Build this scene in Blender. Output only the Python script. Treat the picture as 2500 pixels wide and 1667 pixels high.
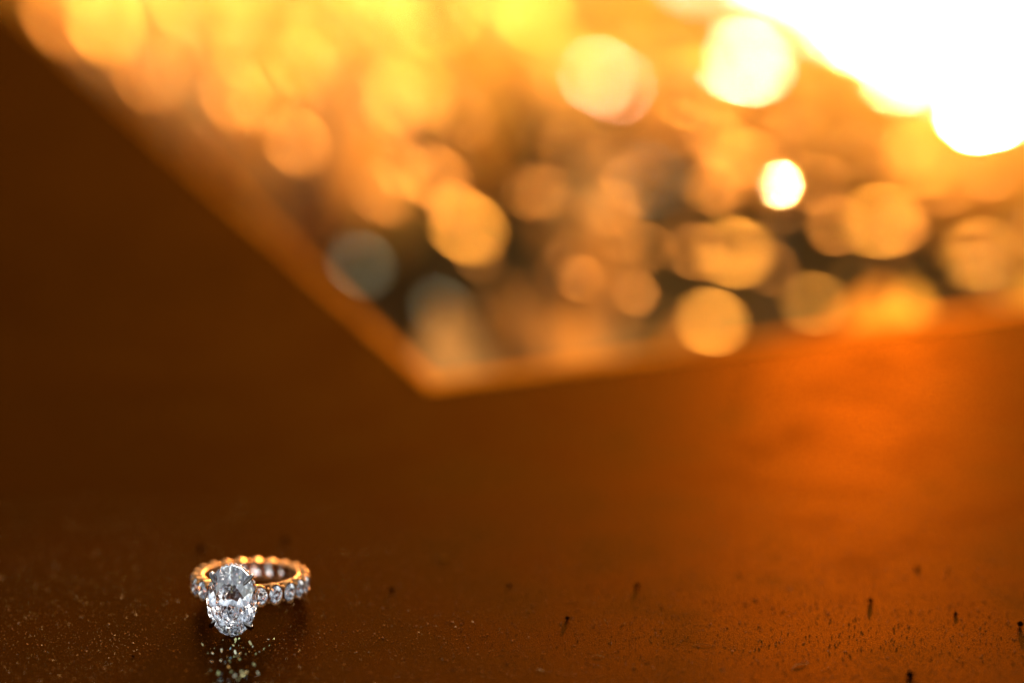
import bpy, bmesh, math, random
import numpy as np
from mathutils import Vector, Matrix, noise

# ------------------------------------------------------------------ camera, sky, sun, exposure
W, H = 2500.0, 1667.0            # pixel frame of the photograph, used only to read off places on real surfaces
FPX = 4600.0
PITCH = math.radians(18.3)
FSTOP = 3.45
SUN_ELEV = math.radians(5.5)
SUN_AZ = math.radians(11.0)       # to the side of straight ahead (+x)
SUN_STRENGTH = 3.0
SUN_COLOR = (1.0, 0.52, 0.15)
SUN_ANGLE = math.radians(1.2)
SKY_STRENGTH = 0.15
EXPOSURE = 2.25

sc = bpy.context.scene
for o in list(bpy.data.objects):
    bpy.data.objects.remove(o)
col = sc.collection

def pix_ray(px, py):
    v = Vector(((px - W/2)/FPX, 1.0, (H/2 - py)/FPX))
    c, s = math.cos(PITCH), math.sin(PITCH)
    return Vector((v.x, v.y*c + v.z*s, -v.y*s + v.z*c))
CAM_H = -pix_ray(613, 1450).z*FPX*0.000072     # metres above the steel plate (the ring spans 21 mm)
def on_plane(px, py, z=0.0):
    r = pix_ray(px, py)
    return Vector((0, 0, CAM_H)) + r*((z - CAM_H)/r.z)
def on_plane_of(p, z):           # slide a point along the line of sight to the height z
    c = Vector((0, 0, CAM_H)); r = p - c
    return c + r*((z - CAM_H)/r.z)
def at_depth(px, py, d):
    return Vector((0, 0, CAM_H)) + pix_ray(px, py)*d
def depth_of(p):
    return p.y*math.cos(PITCH) - (p.z - CAM_H)*math.sin(PITCH)

cam = bpy.data.cameras.new('camera')
camo = bpy.data.objects.new('camera', cam); col.objects.link(camo)
camo.location = (0, 0, CAM_H); camo.rotation_euler = (math.pi/2 - PITCH, 0, 0)
cam.sensor_width = 36.0; cam.lens = 36.0*FPX/W
cam.clip_start = 0.005; cam.clip_end = 500.0
cam.dof.use_dof = True; cam.dof.aperture_fstop = FSTOP
FOCUS = depth_of(on_plane(600, 1560))
cam.dof.focus_distance = FOCUS
sc.camera = camo

world = bpy.data.worlds.new('World'); sc.world = world; world.use_nodes = True
wn = world.node_tree.nodes; wn.clear()
sky = wn.new('ShaderNodeTexSky'); sky.sky_type = 'NISHITA'; sky.sun_disc = False
sky.sun_elevation = SUN_ELEV; sky.sun_rotation = SUN_AZ
sky.air_density = 1.0; sky.dust_density = 3.0; sky.ozone_density = 1.0
wb = wn.new('ShaderNodeBackground'); wb.inputs['Strength'].default_value = SKY_STRENGTH
wo = wn.new('ShaderNodeOutputWorld')
hz = wn.new('ShaderNodeHueSaturation'); hz.inputs['Saturation'].default_value = 0.35      # thin even haze over the whole sky
world.node_tree.links.new(sky.outputs[0], hz.inputs['Color']); world.node_tree.links.new(hz.outputs[0], wb.inputs[0]); world.node_tree.links.new(wb.outputs[0], wo.inputs[0])

sun_dir = Vector((math.sin(SUN_AZ)*math.cos(SUN_ELEV), math.cos(SUN_AZ)*math.cos(SUN_ELEV), math.sin(SUN_ELEV)))
sl = bpy.data.lights.new('sun', 'SUN'); sl.energy = SUN_STRENGTH; sl.angle = SUN_ANGLE; sl.color = SUN_COLOR
so = bpy.data.objects.new('sun', sl); col.objects.link(so)
so.rotation_euler = sun_dir.to_track_quat('Z', 'Y').to_euler(); so.location = sun_dir*5

vs = sc.view_settings
vs.view_transform = 'Standard'; vs.look = 'None'; vs.gamma = 1.0; vs.exposure = EXPOSURE
vs.use_curve_mapping = False
cy = sc.cycles
cy.max_bounces = 32; cy.transmission_bounces = 32; cy.glossy_bounces = 12; cy.diffuse_bounces = 4
cy.transparent_max_bounces = 16
cy.sample_clamp_indirect = 6.0
cy.blur_glossy = 0.0
cy.use_denoising = True
cy.caustics_refractive = True; cy.caustics_reflective = True

# ------------------------------------------------------------------ helpers
def link(name, me, mat=None, parent=None, loc=None):
    o = bpy.data.objects.new(name, me); col.objects.link(o)
    if mat is not None and me is not None and len(me.materials) == 0: me.materials.append(mat)
    if parent is not None: o.parent = parent
    if loc is not None: o.location = loc
    return o
def tag(o, label=None, cat=None, group=None, kind=None):
    if label: o['label'] = label
    if cat: o['category'] = cat
    if group: o['group'] = group
    if kind: o['kind'] = kind
    return o
def mesh_of(bm, name, smooth=False):
    bmesh.ops.recalc_face_normals(bm, faces=bm.faces)
    me = bpy.data.meshes.new(name); bm.to_mesh(me); bm.free()
    if smooth:
        for p in me.polygons: p.use_smooth = True
    return me
def tube(bm, pts, radii, seg=10, cap=True):
    """a tapered tube through pts"""
    rings = []
    n = len(pts)
    up = None
    for i, p in enumerate(pts):
        t = (pts[min(i+1, n-1)] - pts[max(i-1, 0)]).normalized()
        if up is None:
            a = Vector((0, 0, 1)) if abs(t.z) < .9 else Vector((1, 0, 0))
            up = (a - t*a.dot(t)).normalized()
        else:
            up = (up - t*up.dot(t)).normalized()
        s = t.cross(up)
        rings.append([bm.verts.new(p + (up*math.cos(2*math.pi*k/seg) + s*math.sin(2*math.pi*k/seg))*radii[i]) for k in range(seg)])
    for a, b in zip(rings, rings[1:]):
        for k in range(seg):
            bm.faces.new((a[k], a[(k+1) % seg], b[(k+1) % seg], b[k]))
    if cap:
        bm.faces.new(rings[0][::-1]); bm.faces.new(rings[-1])
def loop_tube(bm, pts, r, seg=8, normal=None):
    """a closed tube through pts; r number or list"""
    n = len(pts); rings = []
    for i, p in enumerate(pts):
        t = (pts[(i+1) % n] - pts[i-1]).normalized()
        a = normal if normal is not None else Vector((0, 0, 1))
        up = (a - t*a.dot(t)).normalized(); s = t.cross(up)
        rr = r[i] if isinstance(r, (list, tuple)) else r
        rings.append([bm.verts.new(p + (up*math.cos(2*math.pi*k/seg) + s*math.sin(2*math.pi*k/seg))*rr) for k in range(seg)])
    for i in range(n):
        a, b = rings[i], rings[(i+1) % n]
        for k in range(seg):
            bm.faces.new((a[k], a[(k+1) % seg], b[(k+1) % seg], b[k]))
def blob(bm, c, r, sub=1, squash=(1, 1, 1), jitter=0.0, rng=None):
    g = bmesh.ops.create_icosphere(bm, subdivisions=sub, radius=1.0)
    for v in g['verts']:
        k = 1 + (rng.uniform(-jitter, jitter) if rng else 0)
        v.co = Vector((v.co.x*squash[0], v.co.y*squash[1], v.co.z*squash[2]))*r*k + Vector(c)
def sstep(a, b, x):
    t = max(0.0, min(1.0, (x - a)/(b - a))); return t*t*(3 - 2*t)

def new_mat(name):
    m = bpy.data.materials.new(name); m.use_nodes = True
    nt = m.node_tree; nt.nodes.clear()
    out = nt.nodes.new('ShaderNodeOutputMaterial')
    return m, nt, out
def nd(nt, t, **kw):
    n = nt.nodes.new(t)
    for k, v in kw.items():
        if k in n.inputs: n.inputs[k].default_value = v
        else: setattr(n, k, v)
    return n
def ramp(nt, stops):
    r = nt.nodes.new('ShaderNodeValToRGB'); el = r.color_ramp.elements
    while len(el) < len(stops): el.new(0.5)
    for e, (p, c) in zip(el, stops):
        e.position = p; e.color = (c[0], c[1], c[2], 1) if not isinstance(c, float) else (c, c, c, 1)
    return r

# ------------------------------------------------------------------ materials
CORNER = on_plane(1050, 948)
L_DIR = (on_plane(400, 305) - CORNER).normalized()
R_DIR = (on_plane(2500, 752) - CORNER).normalized()
# square the corner: keep the bisector, force 90 degrees
bis = (L_DIR + R_DIR).normalized()
perp = Vector((bis.y, -bis.x, 0))
R_DIR = (bis + perp).normalized(); L_DIR = (bis - perp).normalized()

GLOSS_BUMP = 0.1; SHEEN_ROUGH = (0.25, 0.46)
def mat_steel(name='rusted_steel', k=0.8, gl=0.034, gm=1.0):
    m, nt, out = new_mat(name); L = nt.links.new
    tc = nd(nt, 'ShaderNodeTexCoord')
    big = nd(nt, 'ShaderNodeTexNoise'); big.inputs['Scale'].default_value = 9.0; big.inputs['Detail'].default_value = 4.0
    mid = nd(nt, 'ShaderNodeTexNoise'); mid.inputs['Scale'].default_value = 55.0; mid.inputs['Detail'].default_value = 5.0
    fine = nd(nt, 'ShaderNodeTexNoise'); fine.inputs['Scale'].default_value = 4000.0; fine.inputs['Detail'].default_value = 3.0
    for n in (big, mid, fine): L(tc.outputs['Object'], n.inputs['Vector'])
    a = nd(nt, 'ShaderNodeMath', operation='MULTIPLY_ADD'); a.inputs[1].default_value = 0.55; L(big.outputs[0], a.inputs[0])
    b = nd(nt, 'ShaderNodeMath', operation='MULTIPLY'); b.inputs[1].default_value = 0.30; L(mid.outputs[0], b.inputs[0])
    L(b.outputs[0], a.inputs[2])
    c = nd(nt, 'ShaderNodeMath', operation='MULTIPLY_ADD'); c.inputs[1].default_value = 0.25; L(fine.outputs[0], c.inputs[0]); L(a.outputs[0], c.inputs[2])
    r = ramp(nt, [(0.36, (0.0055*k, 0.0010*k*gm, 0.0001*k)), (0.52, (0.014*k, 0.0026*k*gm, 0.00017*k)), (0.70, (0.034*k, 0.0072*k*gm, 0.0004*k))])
    L(c.outputs[0], r.inputs[0])
    d = nd(nt, 'ShaderNodeBsdfDiffuse'); d.inputs['Roughness'].default_value = 0.6
    g = nd(nt, 'ShaderNodeBsdfGlossy'); g.inputs['Color'].default_value = (0.43, 0.112, 0.005, 1)
    L(r.outputs[0], d.inputs['Color'])
    p = nd(nt, 'ShaderNodeMixShader'); p.inputs[0].default_value = gl
    L(d.outputs[0], p.inputs[1]); L(g.outputs[0], p.inputs[2])
    rr = nd(nt, 'ShaderNodeMapRange'); rr.inputs[1].default_value = 0.3; rr.inputs[2].default_value = 0.7
    rr.inputs[3].default_value = SHEEN_ROUGH[0]; rr.inputs[4].default_value = SHEEN_ROUGH[1]
    L(mid.outputs[0], rr.inputs[0]); L(rr.outputs[0], g.inputs['Roughness'])
    vor = nd(nt, 'ShaderNodeTexVoronoi'); vor.inputs['Scale'].default_value = 5000.0
    L(tc.outputs['Object'], vor.inputs['Vector'])
    hs = nd(nt, 'ShaderNodeMath', operation='MULTIPLY_ADD'); hs.inputs[1].default_value = -0.6
    L(vor.outputs['Distance'], hs.inputs[0]); L(fine.outputs[0], hs.inputs[2])
    bp = nd(nt, 'ShaderNodeBump'); bp.inputs['Strength'].default_value = 1.0; bp.inputs['Distance'].default_value = 0.0006
    L(hs.outputs[0], bp.inputs['Height']); L(bp.outputs[0], d.inputs['Normal'])
    bg = nd(nt, 'ShaderNodeBump'); bg.inputs['Strength'].default_value = GLOSS_BUMP; bg.inputs['Distance'].default_value = 0.00025
    L(hs.outputs[0], bg.inputs['Height']); L(bg.outputs[0], g.inputs['Normal'])
    L(p.outputs[0], out.inputs[0])
    return m

def mat_diamond(name='diamond', ior=2.417):
    m, nt, out = new_mat(name)
    g = nd(nt, 'ShaderNodeBsdfGlass'); g.inputs['IOR'].default_value = ior; g.inputs['Roughness'].default_value = 0.0
    g.inputs['Color'].default_value = (0.985, 0.99, 1.0, 1)
    nt.links.new(g.outputs[0], out.inputs[0])
    return m

def mat_metal(name, base, rough):
    m, nt, out = new_mat(name)
    p = nd(nt, 'ShaderNodeBsdfGlossy')
    tc = nd(nt, 'ShaderNodeTexCoord'); n = nd(nt, 'ShaderNodeTexNoise'); n.inputs['Scale'].default_value = 900.0; n.inputs['Detail'].default_value = 3.0
    nt.links.new(tc.outputs['Object'], n.inputs['Vector'])
    r = ramp(nt, [(0.3, tuple(c*0.75 for c in base)), (0.7, tuple(min(1.0, c*1.2) for c in base))])
    nt.links.new(n.outputs[0], r.inputs[0]); nt.links.new(r.outputs[0], p.inputs['Color'])
    mr = nd(nt, 'ShaderNodeMapRange'); mr.inputs[3].default_value = rough*0.6; mr.inputs[4].default_value = rough*1.4
    nt.links.new(n.outputs[0], mr.inputs[0]); nt.links.new(mr.outputs[0], p.inputs['Roughness'])
    nt.links.new(p.outputs[0], out.inputs[0])
    return m

def mat_grit(name, c1, c2, rough=0.6, spec=0.5):
    m, nt, out = new_mat(name)
    tc = nd(nt, 'ShaderNodeTexCoord'); n = nd(nt, 'ShaderNodeTexNoise'); n.inputs['Scale'].default_value = 900.0; n.inputs['Detail'].default_value = 4.0
    nt.links.new(tc.outputs['Object'], n.inputs['Vector'])
    r = ramp(nt, [(0.35, c1), (0.65, c2)]); nt.links.new(n.outputs[0], r.inputs[0])
    p = nd(nt, 'ShaderNodeBsdfPrincipled'); p.inputs['Roughness'].default_value = rough
    p.inputs['Specular IOR Level'].default_value = spec
    nt.links.new(r.outputs[0], p.inputs['Base Color']); nt.links.new(p.outputs[0], out.inputs[0])
    return m

def mat_leaf(name, gloss, rough, use_attr=True, color=(0.5, 0.25, 0.05), trans=0.55, gcol=(1, 0.66, 0.22)):
    m, nt, out = new_mat(name); L = nt.links.new
    d = nd(nt, 'ShaderNodeBsdfDiffuse'); t = nd(nt, 'ShaderNodeBsdfTranslucent')
    tc = nd(nt, 'ShaderNodeTexCoord'); n = nd(nt, 'ShaderNodeTexNoise'); n.inputs['Scale'].default_value = 60.0; n.inputs['Detail'].default_value = 3.0
    L(tc.outputs['Object'], n.inputs['Vector'])
    mr = nd(nt, 'ShaderNodeMapRange'); mr.inputs[3].default_value = 0.7; mr.inputs[4].default_value = 1.25; L(n.outputs[0], mr.inputs[0])
    mx = nd(nt, 'ShaderNodeMix', data_type='RGBA', blend_type='MULTIPLY'); mx.inputs[0].default_value = 1.0
    if use_attr:
        at = nd(nt, 'ShaderNodeAttribute', attribute_name='leaf_color'); L(at.outputs['Color'], mx.inputs[6])
    else:
        mx.inputs[6].default_value = (*color, 1)
    cb = nd(nt, 'ShaderNodeCombineColor'); [L(mr.outputs[0], cb.inputs[i]) for i in range(3)]
    L(cb.outputs[0], mx.inputs[7])
    L(mx.outputs[2], d.inputs[0]); L(mx.outputs[2], t.inputs[0])
    m1 = nd(nt, 'ShaderNodeMixShader'); m1.inputs[0].default_value = trans; L(d.outputs[0], m1.inputs[1]); L(t.outputs[0], m1.inputs[2])
    g = nd(nt, 'ShaderNodeBsdfGlossy'); g.inputs['Roughness'].default_value = rough; g.inputs['Color'].default_value = (*gcol, 1)
    m2 = nd(nt, 'ShaderNodeMixShader'); m2.inputs[0].default_value = gloss
    L(m1.outputs[0], m2.inputs[1]); L(g.outputs[0], m2.inputs[2]); L(m2.outputs[0], out.inputs[0])
    return m

def mat_soil():
    m, nt, out = new_mat('soil'); L = nt.links.new
    tc = nd(nt, 'ShaderNodeTexCoord'); n = nd(nt, 'ShaderNodeTexNoise'); n.inputs['Scale'].default_value = 14.0; n.inputs['Detail'].default_value = 6.0
    L(tc.outputs['Object'], n.inputs['Vector'])
    r = ramp(nt, [(0.3, (0.018, 0.010, 0.003)), (0.6, (0.06, 0.032, 0.008))]); L(n.outputs[0], r.inputs[0])
    p = nd(nt, 'ShaderNodeBsdfPrincipled'); p.inputs['Roughness'].default_value = 1.0; p.inputs['Specular IOR Level'].default_value = 0.0
    bp = nd(nt, 'ShaderNodeBump'); bp.inputs['Distance'].default_value = 0.01; L(n.outputs[0], bp.inputs['Height']); L(bp.outputs[0], p.inputs['Normal'])
    L(r.outputs[0], p.inputs['Base Color']); L(p.outputs[0], out.inputs[0])
    return m

def mat_water():
    m, nt, out = new_mat('water'); L = nt.links.new
    p = nd(nt, 'ShaderNodeBsdfPrincipled'); p.inputs['Base Color'].default_value = (0.02, 0.03, 0.025, 1)
    p.inputs['Roughness'].default_value = 0.12; p.inputs['IOR'].default_value = 1.33; p.inputs['Specular IOR Level'].default_value = 0.5
    tc = nd(nt, 'ShaderNodeTexCoord'); n = nd(nt, 'ShaderNodeTexNoise'); n.inputs['Scale'].default_value = 18.0; n.inputs['Detail'].default_value = 3.0
    L(tc.outputs['Object'], n.inputs['Vector'])
    bp = nd(nt, 'ShaderNodeBump'); bp.inputs['Strength'].default_value = 0.5; bp.inputs['Distance'].default_value = 0.006
    L(n.outputs[0], bp.inputs['Height']); L(bp.outputs[0], p.inputs['Normal']); L(p.outputs[0], out.inputs[0])
    return m

M_STEEL = mat_steel()
M_EDGE = mat_steel('edge_painted_glow', 38.0, 0.015, 1.4)  # rust colour lightened to paint the sun's glow onto the edge strips
M_DIA = mat_diamond()
M_GOLD = mat_metal('warm_gold', (0.34, 0.150, 0.050), 0.34)
M_CLAW = mat_metal('polished_claw', (0.17, 0.155, 0.145), 0.10)  # metal colour darkened in place of dim surroundings mirrored in the claws
M_SOIL = mat_soil(); M_WATER = mat_water()
M_LITTER = mat_leaf('dry_leaves', 0.025, 0.30)
M_SHINY = mat_leaf('shiny_leaflets', 0.055, 0.31, gcol=(1, 0.58, 0.24))
M_DUST = mat_grit('rust_dust', (0.025, 0.005, 0.0004), (0.34, 0.078, 0.006), 0.4, 0.02)
M_CRUMB = mat_grit('dark_crumb', (0.002, 0.0007, 0.0002), (0.007, 0.0022, 0.0005), 0.9, 0.0)
M_SAND = mat_grit('sand_grain', (0.07, 0.020, 0.001), (0.28, 0.085, 0.006), 0.5, 0.0)
M_LINT = mat_grit('lint', (0.12, 0.05, 0.008), (0.28, 0.12, 0.02), 0.5, 0.1)

# ------------------------------------------------------------------ the steel plate with its square cut-out
def plate_pt(u, v, z):     # u along the right edge, v along the left edge, from the corner
    return CORNER + R_DIR*u + L_DIR*v + Vector((0, 0, z))
FAR = 2.6; BACK = 1.1; W_RIGHT = 0.0085; W_LEFT = 0.0036
def build_plate():
    bm = bmesh.new()
    # L-shaped top, thickness 10 mm
    pts = [(0, 0), (FAR, 0), (FAR, -BACK), (-BACK, -BACK), (-BACK, FAR), (0, FAR)]
    top = [bm.verts.new(plate_pt(u, v, 0)) for u, v in pts]
    bot = [bm.verts.new(plate_pt(u, v, -0.010)) for u, v in pts]
    bm.faces.new(top); bm.faces.new(bot[::-1])
    for i in range(6):
        j = (i+1) % 6; bm.faces.new((top[i], bot[i], bot[j], top[j]))
    return mesh_of(bm, 'steel_plate')
plate = link('steel_plate', build_plate(), M_STEEL)
tag(plate, 'rust-brown weathered steel plate under the ring with a square cut-out', 'steel plate', kind='structure')
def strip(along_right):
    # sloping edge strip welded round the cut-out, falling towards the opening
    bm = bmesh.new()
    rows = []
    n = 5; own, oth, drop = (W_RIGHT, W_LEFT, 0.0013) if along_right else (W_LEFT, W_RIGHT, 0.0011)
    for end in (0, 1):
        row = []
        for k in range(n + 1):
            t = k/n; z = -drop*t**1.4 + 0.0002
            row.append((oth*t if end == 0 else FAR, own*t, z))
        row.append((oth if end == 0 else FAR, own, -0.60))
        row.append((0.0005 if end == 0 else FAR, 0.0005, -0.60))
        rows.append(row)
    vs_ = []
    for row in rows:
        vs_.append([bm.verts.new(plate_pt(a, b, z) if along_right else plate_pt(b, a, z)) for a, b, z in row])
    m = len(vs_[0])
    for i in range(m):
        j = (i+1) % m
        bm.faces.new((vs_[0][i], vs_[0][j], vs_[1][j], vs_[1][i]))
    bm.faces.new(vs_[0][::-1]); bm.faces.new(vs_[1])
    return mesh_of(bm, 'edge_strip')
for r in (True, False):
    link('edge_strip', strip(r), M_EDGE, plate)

# ------------------------------------------------------------------ ground falling away beyond the plate, and water
rng = random.Random(7)
WATER_Z = -0.36
_b1 = on_plane(1900, 10, WATER_Z); _b2 = on_plane(2500, 370, WATER_Z)
_bd = (_b2 - _b1).normalized(); _bn = Vector((-_bd.y, _bd.x, 0))
if _bn.y < 0: _bn = -_bn
def shore(x, y):           # metres beyond the shore line (positive = over the water)
    return (x - _b1.x)*_bn.x + (y - _b1.y)*_bn.y + 0.10*noise.noise(Vector((x*3.5, y*2.2, 5.0)))
def ground_z(x, y):
    z = -0.10 - 0.055*max(0.0, y - CORNER.y) + 0.03*noise.noise(Vector((x*1.3, y*1.3, 2.0)))
    e = shore(x, y)
    if e > -0.6:
        t = sstep(-0.6, 0.0, e)
        z = z*(1 - t) + (WATER_Z - 0.002)*t
    z -= 0.4*sstep(0.0, 1.0, e)
    return max(z, -1.2)
def build_ground():
    xs = [-60, -30, -12, -6] + [-4 + 8*i/64 for i in range(65)] + [6, 12, 30, 60]
    ys = [-60, -20, -6, -2] + [-1 + 6*i/64 for i in range(65)] + [8, 12, 30, 60, 120]
    v = [(x, y, ground_z(x, y) if y < 6 else -1.2) for y in ys for x in xs]
    n = len(xs)
    f = [(j*n+i, j*n+i+1, (j+1)*n+i+1, (j+1)*n+i) for j in range(len(ys)-1) for i in range(n-1)]
    me = bpy.data.meshes.new('ground'); me.from_pydata(v, [], f)
    for p in me.polygons: p.use_smooth = True
    return me
tag(link('ground', build_ground(), M_SOIL), kind='structure')
def build_water():
    v = [(-60, 1.2, WATER_Z), (60, 1.2, WATER_Z), (60, 120, WATER_Z), (-60, 120, WATER_Z)]
    me = bpy.data.meshes.new('water'); me.from_pydata(v, [], [(0, 1, 2, 3)]); return me
tag(link('water', build_water(), M_WATER), kind='structure')

def leaf_geo(length, width, curl, n=3, fold=0.15):
    vs_, fs = [], []
    for i in range(n + 1):
        t = i/n
        w = width*math.sin(math.pi*(0.08 + 0.90*t))**0.8*0.5
        z = curl*length*(t*t)
        vs_ += [Vector((-w, t*length, z + fold*w)), Vector((0, t*length, z)), Vector((w, t*length, z + fold*w))]
    for i in range(n):
        a = i*3
        fs += [(a, a+1, a+4, a+3), (a+1, a+2, a+5, a+4)]
    return vs_, fs
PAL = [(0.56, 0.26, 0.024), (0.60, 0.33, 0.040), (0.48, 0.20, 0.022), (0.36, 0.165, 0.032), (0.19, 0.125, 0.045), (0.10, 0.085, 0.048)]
def build_litter(n):
    V, F, C = [], [], []
    for _ in range(n):
        u = rng.random()
        y = CORNER.y + 0.06 + 4.2*u**1.3
        x = rng.uniform(-0.75, 0.80)*(0.35 + (y)/1.8)
        rel = Vector((x, y, 0)) - CORNER
        if rel.dot(L_DIR) < 0.05 or rel.dot(R_DIR) < 0.05: continue
        z = ground_z(x, y)
        if shore(x, y) > 0.0: continue
        pt = Vector((x, y, z + 0.05)); hide = False
        for g in CLEAR:                          # the shiny leaves stand clear of the rest
            for dr in (sun_dir, (Vector((0, 0, CAM_H)) - g).normalized()):
                w = pt - g; t = w.dot(dr)
                if -0.04 < t < (0.7 if dr is sun_dir else 0.35) and (w - dr*t).length < 0.036: hide = True
        if hide: continue
        ln = rng.uniform(0.03, 0.07); wd = ln*rng.uniform(0.4, 0.7)
        vv, ff = leaf_geo(ln, wd, rng.uniform(-0.3, 0.5))
        tilt = abs(rng.gauss(1.0, 0.40))
        R = Matrix.Rotation(rng.uniform(0, 6.283), 3, 'Z') @ Matrix.Rotation(min(tilt, 1.5), 3, 'X') @ Matrix.Rotation(rng.uniform(-.5, .5), 3, 'Y')
        top = -0.012 + 0.06*rel.length           # nothing stands up into the light that reaches the plate
        base = Vector((x, y, min(z + rng.random()**2*0.05, top - ln*math.sin(min(tilt, 1.5)))))
        b = len(V)
        V += [tuple(R @ p + base) for p in vv]
        F += [tuple(b + k for k in f) for f in ff]
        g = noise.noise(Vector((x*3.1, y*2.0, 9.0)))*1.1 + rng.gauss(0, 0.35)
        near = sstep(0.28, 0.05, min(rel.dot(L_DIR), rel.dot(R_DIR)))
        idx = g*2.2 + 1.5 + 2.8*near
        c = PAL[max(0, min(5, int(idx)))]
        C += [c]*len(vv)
    n_dry = len(F)
    for _ in range(1500):                          # shiny leaflets held above the rest
        h = rng.uniform(0.09, 0.16)
        base = on_plane(rng.uniform(150, 2650), rng.uniform(-150, 900), -0.13)
        for _k in range(3): base = on_plane_of(base, ground_z(base.x, base.y) + h)
        rel = base - CORNER
        if rel.dot(L_DIR) < 0.04 or rel.dot(R_DIR) < 0.05 or shore(base.x, base.y) > -0.40 or base.y > 4.5: continue
        if rel.length < 0.4 and rng.random() < 0.6: continue
        if base.z > -0.012 + 0.06*rel.length: base = on_plane_of(base, -0.012 + 0.06*rel.length)
        view = (Vector((0, 0.0, CAM_H)) - base).normalized()
        nrm = (view + sun_dir + Vector([rng.gauss(0, 0.05) for _ in range(3)])).normalized()
        ln = rng.uniform(0.014, 0.026)*(depth_of(base) - FOCUS); vv, ff = leaf_geo(ln, ln*0.8, 0.03, 3, 0.03)
        q = nrm.to_track_quat('Z', 'Y'); b = len(V)
        V += [tuple(q @ (p - Vector((0, ln/2, 0))) + base) for p in vv]; F += [tuple(b + k for k in f) for f in ff]
        C += [PAL[rng.choice((0, 1, 2))]]*len(vv)
    me = bpy.data.meshes.new('leaf_litter'); me.from_pydata(V, [], F)
    me.materials.append(M_LITTER); me.materials.append(M_SHINY)
    me.polygons.foreach_set('material_index', [0 if i < n_dry else 1 for i in range(len(F))])
    ca = me.color_attributes.new('leaf_color', 'FLOAT_COLOR', 'POINT')
    ca.data.foreach_set('color', np.array([(*c, 1) for c in C], dtype=np.float32).ravel())
    return me

# ------------------------------------------------------------------ single shiny leaves that catch the sun (blurred discs)
LM = {
    'WAXY': mat_leaf('waxy_leaf', 0.13, 0.22, False, (0.62, 0.36, 0.12), gcol=(0.75, 0.62, 1.0)),
    'SATIN': mat_leaf('satin_leaf', 0.040, 0.27, False, (0.62, 0.30, 0.06)),
    'DULL': mat_leaf('dull_leaf', 0.04, 0.30, False, (0.55, 0.27, 0.07)),
    'GREY': mat_leaf('sky_tint_leaf', 0.05, 0.45, False, (0.20, 0.24, 0.27), 0.15, gcol=(0.5, 0.8, 1.0)),  # sky glint put into the leaf colour as grey-blue
    'MIRROR': mat_leaf('wet_leaf', 0.9, 0.14, False, (0.5, 0.3, 0.1), gcol=(1, 1, 1)),
}
def glint_leaf(px, py, blur, size, mat, label, up=0.0):
    """blur = the disc's diameter in the photograph, which gives its distance"""
    d = FOCUS/(1 - blur/D_INF)
    p = at_depth(px, py, d)
    gz = ground_z(p.x, p.y)
    for k in range(80):                          # keep it standing on the bank
        if p.z > gz + (0.07 if mat is LM['WAXY'] else 0.03): break
        d *= 0.985; p = at_depth(px, py, d); gz = ground_z(p.x, p.y)
    size *= 0.022*(d - FOCUS)
    CLEAR.append(p)
    view = (Vector((0, 0, CAM_H)) - p).normalized()
    nrm = (view + sun_dir + Vector((0, 0, up))).normalized()
    root = bpy.data.objects.new('sunlit_leaf', None); col.objects.link(root); root.location = (p.x, p.y, gz)
    tag(root, label, 'leaf', 'shiny leaves beyond the plate')
    bm = bmesh.new()
    vv, ff = leaf_geo(size, size*0.9, 0.015, 5, 0.015)
    q = nrm.to_track_quat('Z', 'Y')
    bv = [bm.verts.new(q @ (v - Vector((0, size*0.5, 0))) + Vector((0, 0, p.z - gz))) for v in vv]
    for f in ff: bm.faces.new([bv[k] for k in f])
    me = bpy.data.meshes.new('blade'); bm.to_mesh(me); bm.free()
    for poly in me.polygons: poly.use_smooth = True
    link('blade', me, mat, root)
    bm = bmesh.new(); foot = q @ Vector((0, -size*0.45, 0)) + Vector((0, 0, p.z - gz))
    tube(bm, [Vector((0, 0, -0.01)), Vector((foot.x*0.3, foot.y*0.3, foot.z*0.6)), foot], [0.0007, 0.0005, 0.0003], 6)
    link('stem', mesh_of(bm, 'stem', True), M_STEM, root)
D_INF = (36.0*FPX/W/FSTOP)/1000/0.000072        # blur of infinity in photograph pixels
CLEAR = []
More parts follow.
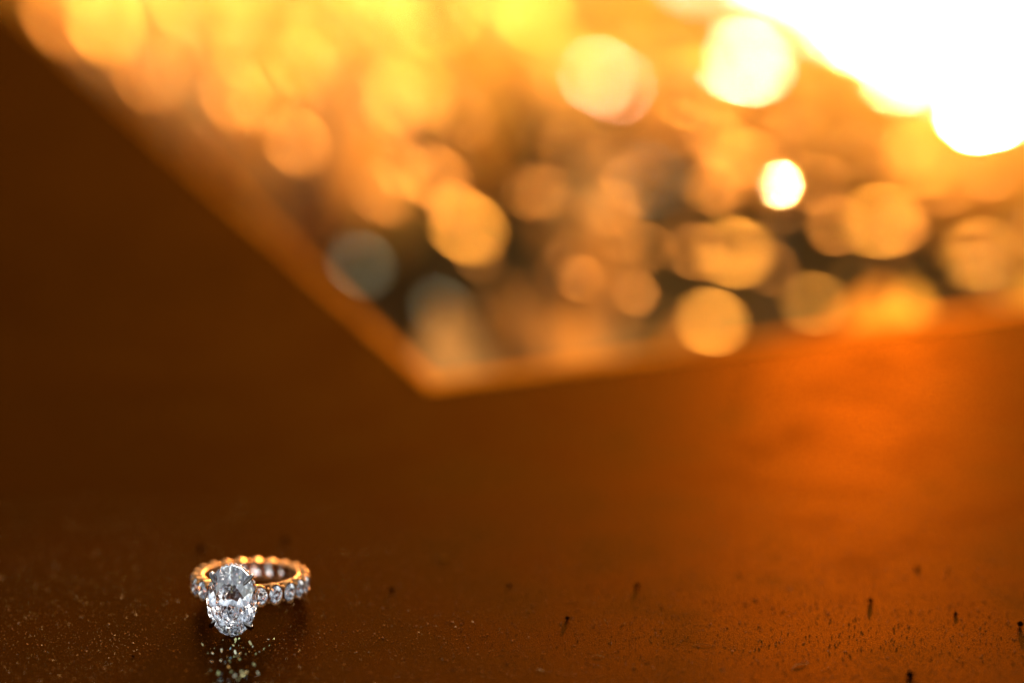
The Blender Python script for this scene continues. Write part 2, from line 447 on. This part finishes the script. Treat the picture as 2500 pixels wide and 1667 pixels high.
GLINTS = [  # px, py, disc, size, material, label
    (1480, 195, 235, 1.0, 'WAXY', 'sunlit leaf blurred to the largest pale yellow disc above the centre'),
    (1815, 150, 225, 1.0, 'WAXY', 'sunlit leaf blurred to a pale yellow disc below the white glare'),
    (1690, 215, 200, 1.0, 'SATIN', 'leaf blurred to an amber disc half behind the pale disc under the glare'),
    (1140, 555, 172, 1.0, 'SATIN', 'leaf blurred to a round orange disc above the corner of the plate'),
    (1790, 615, 185, 1.0, 'SATIN', 'leaf blurred to an orange disc below the sharp white sparkle'),
    (1735, 785, 178, 1.0, 'SATIN', 'leaf blurred to the orange disc touching the edge of the plate'),
    (2255, 390, 185, 1.0, 'DULL', 'leaf blurred to a dim orange disc under the right tip of the glare'),
    (1300, 30, 190, 1.0, 'SATIN', 'leaf blurred to a yellow-orange disc cut by the top edge'),
    (1000, 225, 205, 1.0, 'DULL', 'leaf blurred to a wide dull orange disc over the upper middle'),
    (1060, 15, 235, 1.0, 'SATIN', 'leaf blurred to the wide amber disc at the top edge left of centre'),
    (255, 55, 185, 1.0, 'SATIN', 'leaf blurred to an orange disc over the upper left plate edge'),
    (630, 130, 205, 1.0, 'DULL', 'leaf blurred to a tan disc near the upper left plate edge'),
    (880, 645, 160, 0.9, 'GREY', 'leaf blurred to a clear grey-green disc over the left plate edge'),
    (1075, 750, 148, 0.9, 'GREY', 'leaf blurred to a bluish grey disc just above the corner'),
    (1585, 440, 185, 0.8, 'GREY', 'leaf blurred to a greyish tan disc left of the white sparkle'),
    (1905, 450, 116, 0.3, 'MIRROR', 'wet leaf tip shining as a small pure white sparkle'),
    (1985, 740, 150, 1.0, 'DULL', 'leaf blurred to a pale disc over the right plate edge'),
    (2150, 540, 205, 1.0, 'SATIN', 'leaf blurred to a broad yellow patch right of the sparkle'),
    (2390, 620, 210, 1.0, 'SATIN', 'leaf blurred to a broad yellow patch above the right plate edge'),
    (2405, 275, 190, 1.0, 'MIRROR', 'wet leaf blurred into the white lobe hanging from the right end of the glare'),
]
M_STEM = mat_grit('stem', (0.10, 0.07, 0.02), (0.20, 0.13, 0.04), 0.7)
for px, py, bl, sz, mk, lab in GLINTS:
    glint_leaf(px, py, bl, sz, LM[mk], lab)

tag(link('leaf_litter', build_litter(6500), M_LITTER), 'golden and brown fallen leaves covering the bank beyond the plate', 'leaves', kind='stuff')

# ------------------------------------------------------------------ the ring
MM = 0.001
def brilliant(a, b, crown=0.32, pav=0.86, tab=0.57, girdle=0.03, fancy=False):
    """oval or round brilliant; half axes a (x), b (y) in mm, facing +z, girdle at z=0, heights scale with a"""
    bm = bmesh.new()
    def P(r, ang, z): return bm.verts.new(Vector((r*math.cos(ang)*a, r*math.sin(ang)*b, z*a))*MM)
    q = math.pi/8
    off = q if a != b else 0.0
    k1 = crown/(1 - tab)
    rm = 0.76; zm = k1*(1 - rm*math.cos(q)) + girdle
    T = [P(tab, 2*i*q + off, crown + girdle) for i in range(8)]
    Mi = [P(rm, (2*i+1)*q + off, zm) for i in range(8)]
    GU = [P(1, i*q + off, girdle) for i in range(16)]
    GL = [P(1, i*q + off, -girdle) for i in range(16)]
    rp = 0.24; zp = -pav*(1 - rp*math.cos(q)) - girdle
    if fancy: pav = 1.0; zp = -1.0 + 0.915*rp*math.cos(q) - girdle
    if fancy: Lo = [P(rp, (2*i+1)*q + off, zp) for i in range(8)]
    else: Lo = [P(rp, (2*i+1)*q + off, zp) for i in range(8)]
    cu = P(0, 0, -pav - girdle)
    F = bm.faces.new
    F(T)
    for i in range(8):
        j = (i+1) % 8
        F((T[i], Mi[i], T[j]))
        F((T[i], Mi[i-1], GU[2*i], Mi[i]))
        F((Mi[i], GU[2*i], GU[2*i+1])); F((Mi[i], GU[2*i+1], GU[(2*i+2) % 16]))
        if not fancy:
            F((cu, Lo[i-1], GL[2*i], Lo[i]))
            F((Lo[i], GL[2*i], GL[2*i+1])); F((Lo[i], GL[2*i+1], GL[(2*i+2) % 16]))
    if fancy:
        A1 = [P(0.66, (i+0.5)*q + off, -0.38 - girdle) for i in range(16)]
        A2 = [P(0.40, i*q + off, -0.635 - girdle) for i in range(16)]
        for i in range(16):
            j = (i+1) % 16
            F((A1[i], GL[i], GL[j])); F((A1[i], GL[j], A1[j])); F((A2[j], A1[i], A1[j]))
            F((A2[i], A1[i], A2[j]))
        for i in range(8):
            F((Lo[i], A2[2*i], A2[2*i+1])); F((Lo[i], A2[2*i+1], A2[(2*i+2) % 16]))
            F((cu, Lo[i-1], A2[2*i], Lo[i]))
    for i in range(16):
        j = (i+1) % 16
        F((GU[i], GL[i], GL[j], GU[j]))
    bmesh.ops.triangulate(bm, faces=[f for f in bm.faces if len(f.verts) > 4])
    return mesh_of(bm, 'brilliant')

# ring frame: axis = local z, head towards local -y, centre at the origin; tilted so that it rests on stone edge and back of the band
NST = 22
R_GIRDLE = 9.75      # melee girdle radius
STONE_A, STONE_B = 4.30, 6.15
R_STONE = 12.5       # centre stone girdle radius
tilt = math.atan2((STONE_B + 0.05) - 1.88, R_STONE + 9.9)
HEAD_ROT = math.radians(-15.5)
ring = bpy.data.objects.new('diamond_ring', None); col.objects.link(ring)
tag(ring, 'gold ring with a large oval diamond and diamond-set band lying on the steel plate', 'ring')
ring.empty_display_size = 0.01


def build_setting():
    """one scalloped cup, radial axis = local +z (outwards), local y = ring axis, local x = tangent; origin on the ring axis"""
    bm = bmesh.new(); seg = 20
    # (radius from ring axis, half width tangential, half width axial)
    prof_o = [(7.95, 0.92, 1.62), (8.05, 1.02, 1.74), (8.7, 1.10, 1.78), (9.35, 1.30, 1.86), (9.72, 1.38, 1.90), (9.84, 1.34, 1.86)]
    prof_i = [(9.80, 1.22, 1.66), (9.40, 1.10, 1.52), (8.6, 0.82, 1.40), (8.05, 0.72, 1.34), (7.95, 0.80, 1.44)]
    rings = []
    for r, tx, ay in prof_o + prof_i:
        row = []
        for k in range(seg):
            an = 2*math.pi*k/seg; c, s = math.cos(an), math.sin(an)
            e = 1.0
            row.append(bm.verts.new(Vector((math.copysign(abs(c)**e, c)*tx, math.copysign(abs(s)**e, s)*ay, r))*MM))
        rings.append(row)
    n = len(rings)
    for i in range(n):
        a, b = rings[i], rings[(i+1) % n]
        for k in range(seg):
            bm.faces.new((a[k], a[(k+1) % seg], b[(k+1) % seg], b[k]))
    return mesh_of(bm, 'setting', True)
def build_bead_prong():
    bm = bmesh.new()
    tube(bm, [Vector((0, 0, z))*MM for z in (8.6, 9.3, 9.75, 10.02, 10.16, 10.20)], [x*MM for x in (0.20, 0.27, 0.30, 0.27, 0.17, 0.05)], 10)
    return mesh_of(bm, 'prong', True)
set_me = build_setting(); set_me.materials.append(M_GOLD)
pr_me = build_bead_prong(); pr_me.materials.append(M_GOLD)
mel_me = brilliant(1.24, 1.50); mel_me.materials.append(M_DIA)
def radial(o, theta, axial=0.0, r=0.0):
    # theta measured from the head (-y) counter-clockwise; local +z -> outward
    d = Vector((math.sin(theta), -math.cos(theta), 0))
    zax = d; yax = Vector((0, 0, 1)); xax = yax.cross(zax)
    m = Matrix((xax, yax, zax)).transposed().to_4x4()
    m.translation = d*r*MM + Vector((0, 0, axial*MM))
    o.matrix_local = m
step = 2*math.pi/NST; jit = random.Random(5)
for k in range(NST):
    th = (k + 0.5)*step
    if k in (0, NST - 1): continue
    s = link('setting', set_me, parent=ring); radial(s, th + jit.gauss(0, 0.004), axial=jit.gauss(0, 0.03))
    st = link('band_diamond', mel_me, parent=s); st.location = (0, 0, R_GIRDLE*MM); st.rotation_euler = (jit.gauss(0, 0.035), jit.gauss(0, 0.035), jit.gauss(0, 0.10))
    for sg in (-1, 1):
        p = link('prong', pr_me, parent=s)
        p.location = (step*0.5*9.75*MM*1.0, sg*1.12*MM, 0)
# inner band rails
bm = bmesh.new()
for ax in (-1.38, 1.38):
    loop_tube(bm, [Vector((math.sin(2*math.pi*i/96)*8.28, -math.cos(2*math.pi*i/96)*8.28, ax))*MM for i in range(96)], 0.30*MM, 8, Vector((0, 0, 1)))
link('band', mesh_of(bm, 'band', True), M_GOLD, ring)
# bridge: two arms that carry the head, clear of the stone's point
bm = bmesh.new()
for ax in (-1.45, 1.45):
    tube(bm, [Vector((math.sin(t)*8.45, -math.cos(t)*8.45, ax*(0.85 + 0.5*(1 - abs(t)/0.42))))*MM for t in np.linspace(-0.42, 0.42, 15)], [0.42*MM]*15, 10)
link('bridge', mesh_of(bm, 'bridge', True), M_GOLD, ring)

# head
head = link('centre_diamond', brilliant(STONE_A, STONE_B, fancy=True), M_DIA, ring); radial(head, 0.0, r=R_STONE)
tag(head, 'large oval centre diamond')
def oval(a, b, n): return [(a*math.cos(2*math.pi*i/n), b*math.sin(2*math.pi*i/n)) for i in range(n)]
gal = bmesh.new()
loop_tube(gal, [Vector((x, y, -0.95))*MM for x, y in oval(STONE_A*0.93, STONE_B*0.94, 72)], 0.30*MM, 8, Vector((0, 0, 1)))
loop_tube(gal, [Vector((x, y, -2.6))*MM for x, y in oval(STONE_A*0.66, STONE_B*0.60, 48)], 0.30*MM, 8, Vector((0, 0, 1)))
basket = link('basket', mesh_of(gal, 'basket', True), M_GOLD, ring); radial(basket, 0.0, r=R_STONE)
acc_me = brilliant(0.40, 0.40); acc_me.materials.append(M_DIA)
dot = bmesh.new(); blob(dot, (0, 0, 0), 0.15*MM, 1); dot_me = mesh_of(dot, 'bead', True); dot_me.materials.append(M_GOLD)
NACC = 34
for i in range(NACC):
    for half, me_, nm in ((0, acc_me, 'halo_diamond'), (0.5, dot_me, 'bead')):
        t = 2*math.pi*(i + half)/NACC
        a_, b_ = STONE_A*0.93 + 0.20, STONE_B*0.94 + 0.20
        p = Vector((a_*math.cos(t), b_*math.sin(t), -0.85 if half == 0 else -0.70))*MM
        nrm = Vector((math.cos(t)/a_, math.sin(t)/b_, 0)).normalized()
        nrm = (nrm + Vector((0, 0, 0.35))).normalized()
        o = link(nm, me_, parent=basket)
        q = nrm.to_track_quat('Z', 'Y'); o.rotation_mode = 'QUATERNION'; o.rotation_quaternion = q; o.location = p
for sx in (-1, 1):
    for sy in (-1, 1):
        bm = bmesh.new()
        ct, stt = 0.74*sx, 0.673*sy
        path = [(0.44, 0.38, -3.5, 0.30), (0.68, 0.66, -2.5, 0.32), (0.96, 0.96, -1.0, 0.34), (1.08, 1.07, -0.1, 0.38), (1.07, 1.06, 0.35, 0.42), (0.99, 0.99, 0.75, 0.42), (0.90, 0.90, 1.05, 0.36), (0.80, 0.80, 1.28, 0.22), (0.745, 0.745, 1.36, 0.06)]
        pts = [Vector((STONE_A*ct*f, STONE_B*stt*g, z))*MM for f, g, z, r in path]
        tube(bm, pts, [r*MM for *_, r in path], 12)
        o = link('claw', mesh_of(bm, 'claw', True), M_CLAW, ring); radial(o, 0.0, r=R_STONE)

# rest it on the plate
RING_C = on_plane(611, 1412, 0.0045)
ring.rotation_euler = (Matrix.Rotation(math.atan2(RING_C.x, -RING_C.y) + math.pi if False else 0.0, 3, 'Z')).to_euler()
view_yaw = -math.atan2(RING_C.x, RING_C.y)             # turn the head towards the camera, then a little to the left
R = Matrix.Rotation(view_yaw + HEAD_ROT, 4, 'Z') @ Matrix.Rotation(-tilt, 4, 'X')
ring.matrix_world = R
bpy.context.view_layer.update()
def low_z():
    z = 1e9
    for o in bpy.data.objects:
        q = o; 
        while q.parent: q = q.parent
        if q is ring and o.type == 'MESH':
            mw = o.matrix_world
            for v in o.data.vertices: z = min(z, (mw @ v.co).z)
    return z
dz = -low_z() + 0.00002
ring.matrix_world = Matrix.Translation(Vector((RING_C.x, RING_C.y, dz))) @ R

# ------------------------------------------------------------------ dust and grit on the plate
def build_dust(n):
    r_ = random.Random(3)
    V, F = [], []
    octa = [(1,0,0),(-1,0,0),(0,1,0),(0,-1,0),(0,0,1),(0,0,-.4)]
    of = [(0,2,4),(2,1,4),(1,3,4),(3,0,4),(2,0,5),(1,2,5),(3,1,5),(0,3,5)]
    for _ in range(n):
        px = r_.uniform(-150, 2650); py = 1200 + 620*r_.random()**0.7
        p = on_plane(px, py)
        s = min(0.00016, 0.000026*math.exp(abs(r_.gauss(0, 0.7))))
        rot = r_.uniform(0, 6.28); c, sn = math.cos(rot), math.sin(rot)
        b = len(V); sx = s*r_.uniform(.6, 1.5); sy = s*r_.uniform(.6, 1.5); sz = s*r_.uniform(.5, 1.0)
        for x, y, z in octa:
            V.append((p.x + (x*sx*c - y*sy*sn), p.y + (x*sx*sn + y*sy*c), z*sz + 0.3*sz))
        F += [(b+i, b+j, b+k) for i, j, k in of]
    me = bpy.data.meshes.new('dust'); me.from_pydata(V, [], F); return me
tag(link('dust', build_dust(70000), M_DUST), 'fine rusty dust scattered over the steel plate', 'dust', kind='stuff')

CRUMBS = [  # px, py, size mm, tall, material, label
    (490, 1338, 0.62, 1.3, M_CRUMB, 'dark blurred crumb just behind the left side of the ring'),
    (592, 1280, 0.75, 1.0, M_SAND, 'bright blurred grain of sand farthest behind the ring'),
    (697, 1318, 0.50, 1.2, M_CRUMB, 'dark blurred crumb just behind the right side of the ring'),
    (1083, 1365, 0.72, 1.3, M_SAND, 'yellowish blurred grain with a black shadow standing mid-plate below the corner'),
    (957, 1440, 0.45, 1.6, M_CRUMB, 'thin dark crumb standing alone to the right of the ring'),
    (1245, 1428, 0.42, 1.0, M_CRUMB, 'faint small crumb between the yellowish grain and the bright speck'),
    (1293, 1492, 0.36, 0.9, M_SAND, 'small bright speck of sand at the middle of the plate'),
    (1385, 1512, 0.42, 1.8, M_CRUMB, 'sharp dark upright crumb right of the bright sand speck'),
    (1555, 1432, 0.55, 1.4, M_CRUMB, 'dark round crumb right of the plate centre'),
    (1680, 1553, 0.26, 1.2, M_SAND, 'tiny bright speck beside the long thin fibre'),
    (1808, 1400, 0.55, 1.0, M_SAND, 'pale blurred grain in the warm sheen right of centre'),
    (2125, 1468, 0.45, 1.9, M_CRUMB, 'tall thin dark crumb in the orange sheen'),
    (2183, 1534, 0.32, 1.3, M_SAND, 'bright-topped grain with a dark stem in the sheen'),
    (2222, 1652, 0.70, 1.6, M_CRUMB, 'largest black crumb at the bottom edge of the picture'),
    (2332, 1499, 0.42, 1.0, M_CRUMB, 'small dark crumb inside the brightest sheen'),
    (2490, 1528, 0.52, 1.9, M_CRUMB, 'black crumb at the very edge of the orange sheen'),
    (1860, 1563, 0.30, 0.8, M_SAND, 'flat glittering speck low on the plate right of the fibre'),
    (2240, 1385, 0.50, 0.8, M_CRUMB, 'faint far crumb in the brightest part of the plate'),
    (325, 1603, 0.30, 1.2, M_CRUMB, 'small black crumb low on the dark side left of the ring'),
]
cr = random.Random(11)
for px, py, s, tall, m, lab in CRUMBS:
    bm = bmesh.new(); 
    for _c in range(3 if m is M_CRUMB else 1):
        rr = s*(1.0 if m is M_CRUMB else 0.6)*MM*(1 if _c == 0 else cr.uniform(0.45, 0.7))
        off = (0, 0, 0) if _c == 0 else (cr.uniform(-.7, .7)*s*MM, cr.uniform(-.7, .7)*s*MM, cr.uniform(-.1, .2)*s*MM)
        blob(bm, off, rr, 2, (cr.uniform(.8, 1.2), cr.uniform(.6, 1.0), tall*0.40), 0.22, cr)
    zmin = min(v.co.z for v in bm.verts)
    for v in bm.verts: v.co.z -= zmin
    me = mesh_of(bm, 'crumb'); o = link('sand_grain' if m is M_SAND else 'crumb', me, m, loc=on_plane(px, py))
    o.rotation_euler = (0, 0, cr.uniform(0, 6.28))
    tag(o, lab, 'grain' if m is M_SAND else 'crumb', 'grains and crumbs on the plate')

FIBRES = [((1690, 1577), (1745, 1572), 0.022, 'long thin pale fibre lying beside the tiny bright speck'),
          ((1936, 1632), (1966, 1617), 0.045, 'short thick pale fibre near the bottom edge'),
          ((1306, 1637), (1330, 1635), 0.03, 'short pale fibre low on the plate below the centre'),
          ((1445, 1604), (1475, 1600), 0.03, 'curled fibre on a dark chip low at the centre')]
for (a, b, r, lab) in FIBRES:
    A, B = on_plane(*a), on_plane(*b); bm = bmesh.new()
    pts = []
    for i in range(9):
        t = i/8; p = A.lerp(B, t); side = Vector((-(B-A).y, (B-A).x, 0)).normalized()
        pts.append(p + side*(math.sin(t*5)*0.0004) + Vector((0, 0, (r + 0.10*math.sin(math.pi*t))*MM)))
    tube(bm, pts, [r*MM*(0.6 + 0.4*math.sin(math.pi*i/8)) for i in range(9)], 6)
    tag(link('fibre', mesh_of(bm, 'fibre', True), M_LINT), lab, 'fibre', 'fibres on the plate')

# added mirror flecks imitating light the stone refracts into its shadow; they mirror the lit diamond and the sky
def build_flecks(n):
    r_ = random.Random(21); V, F, C = [], [], []
    for _ in range(n):
        px = r_.gauss(572, 42) if r_.random() < 0.7 else r_.uniform(500, 740)
        py = r_.uniform(1555, 1680)
        p = on_plane(px, py, 0.00025); s_ = 0.00007 + 0.00022*r_.random()**2
        view = (Vector((0, 0, CAM_H)) - p).normalized()
        aim = (RING_C + Vector((-0.003, -0.012, 0.005)) - p).normalized() if r_.random() < 0.6 else Vector((r_.gauss(0, 0.5), r_.gauss(-0.2, 0.5), 1)).normalized()
        nrm = (view + aim + Vector([r_.gauss(0, 0.10) for _ in range(3)])).normalized()
        q = nrm.to_track_quat('Z', 'Y'); m_ = r_.choice((5, 6)); a0 = r_.uniform(0, 6.28); b = len(V); cc = r_.choice(((0.75, 0.62, 0.28), (0.9, 0.8, 0.5), (0.6, 0.6, 0.25), (0.8, 0.7, 0.3), (0.35, 0.5, 0.45), (0.8, 0.4, 0.1)))
        for zz in (0.0, -0.00003):
            for k in range(m_):
                an = a0 + 2*math.pi*k/m_; rr_ = s_*(0.7 + 0.5*((k*7) % 3)/2)
                V.append(tuple(q @ Vector((math.cos(an)*rr_, math.sin(an)*rr_*1.9, zz)) + p)); C.append(cc)
        F.append(tuple(range(b, b+m_))); F.append(tuple(range(b+2*m_-1, b+m_-1, -1)))
        for k in range(m_): F.append((b+k, b+m_+k, b+m_+(k+1) % m_, b+(k+1) % m_))
    me = bpy.data.meshes.new('caustic_flecks'); me.from_pydata(V, [], F)
    ca = me.color_attributes.new('leaf_color', 'FLOAT_COLOR', 'POINT')
    ca.data.foreach_set('color', np.array([(*c, 1) for c in C], dtype=np.float32).ravel())
    return me
m_fleck, nt, out = new_mat('fleck_mirror')
pb = nd(nt, 'ShaderNodeBsdfPrincipled'); pb.inputs['Metallic'].default_value = 1.0; pb.inputs['Roughness'].default_value = 0.08
at_ = nd(nt, 'ShaderNodeAttribute', attribute_name='leaf_color'); nt.links.new(at_.outputs['Color'], pb.inputs['Base Color']); nt.links.new(pb.outputs[0], out.inputs[0])
tag(link('caustic_flecks', build_flecks(70), m_fleck), 'tiny added mirror flecks imitating light thrown by the oval diamond into its shadow', 'flecks', kind='stuff')
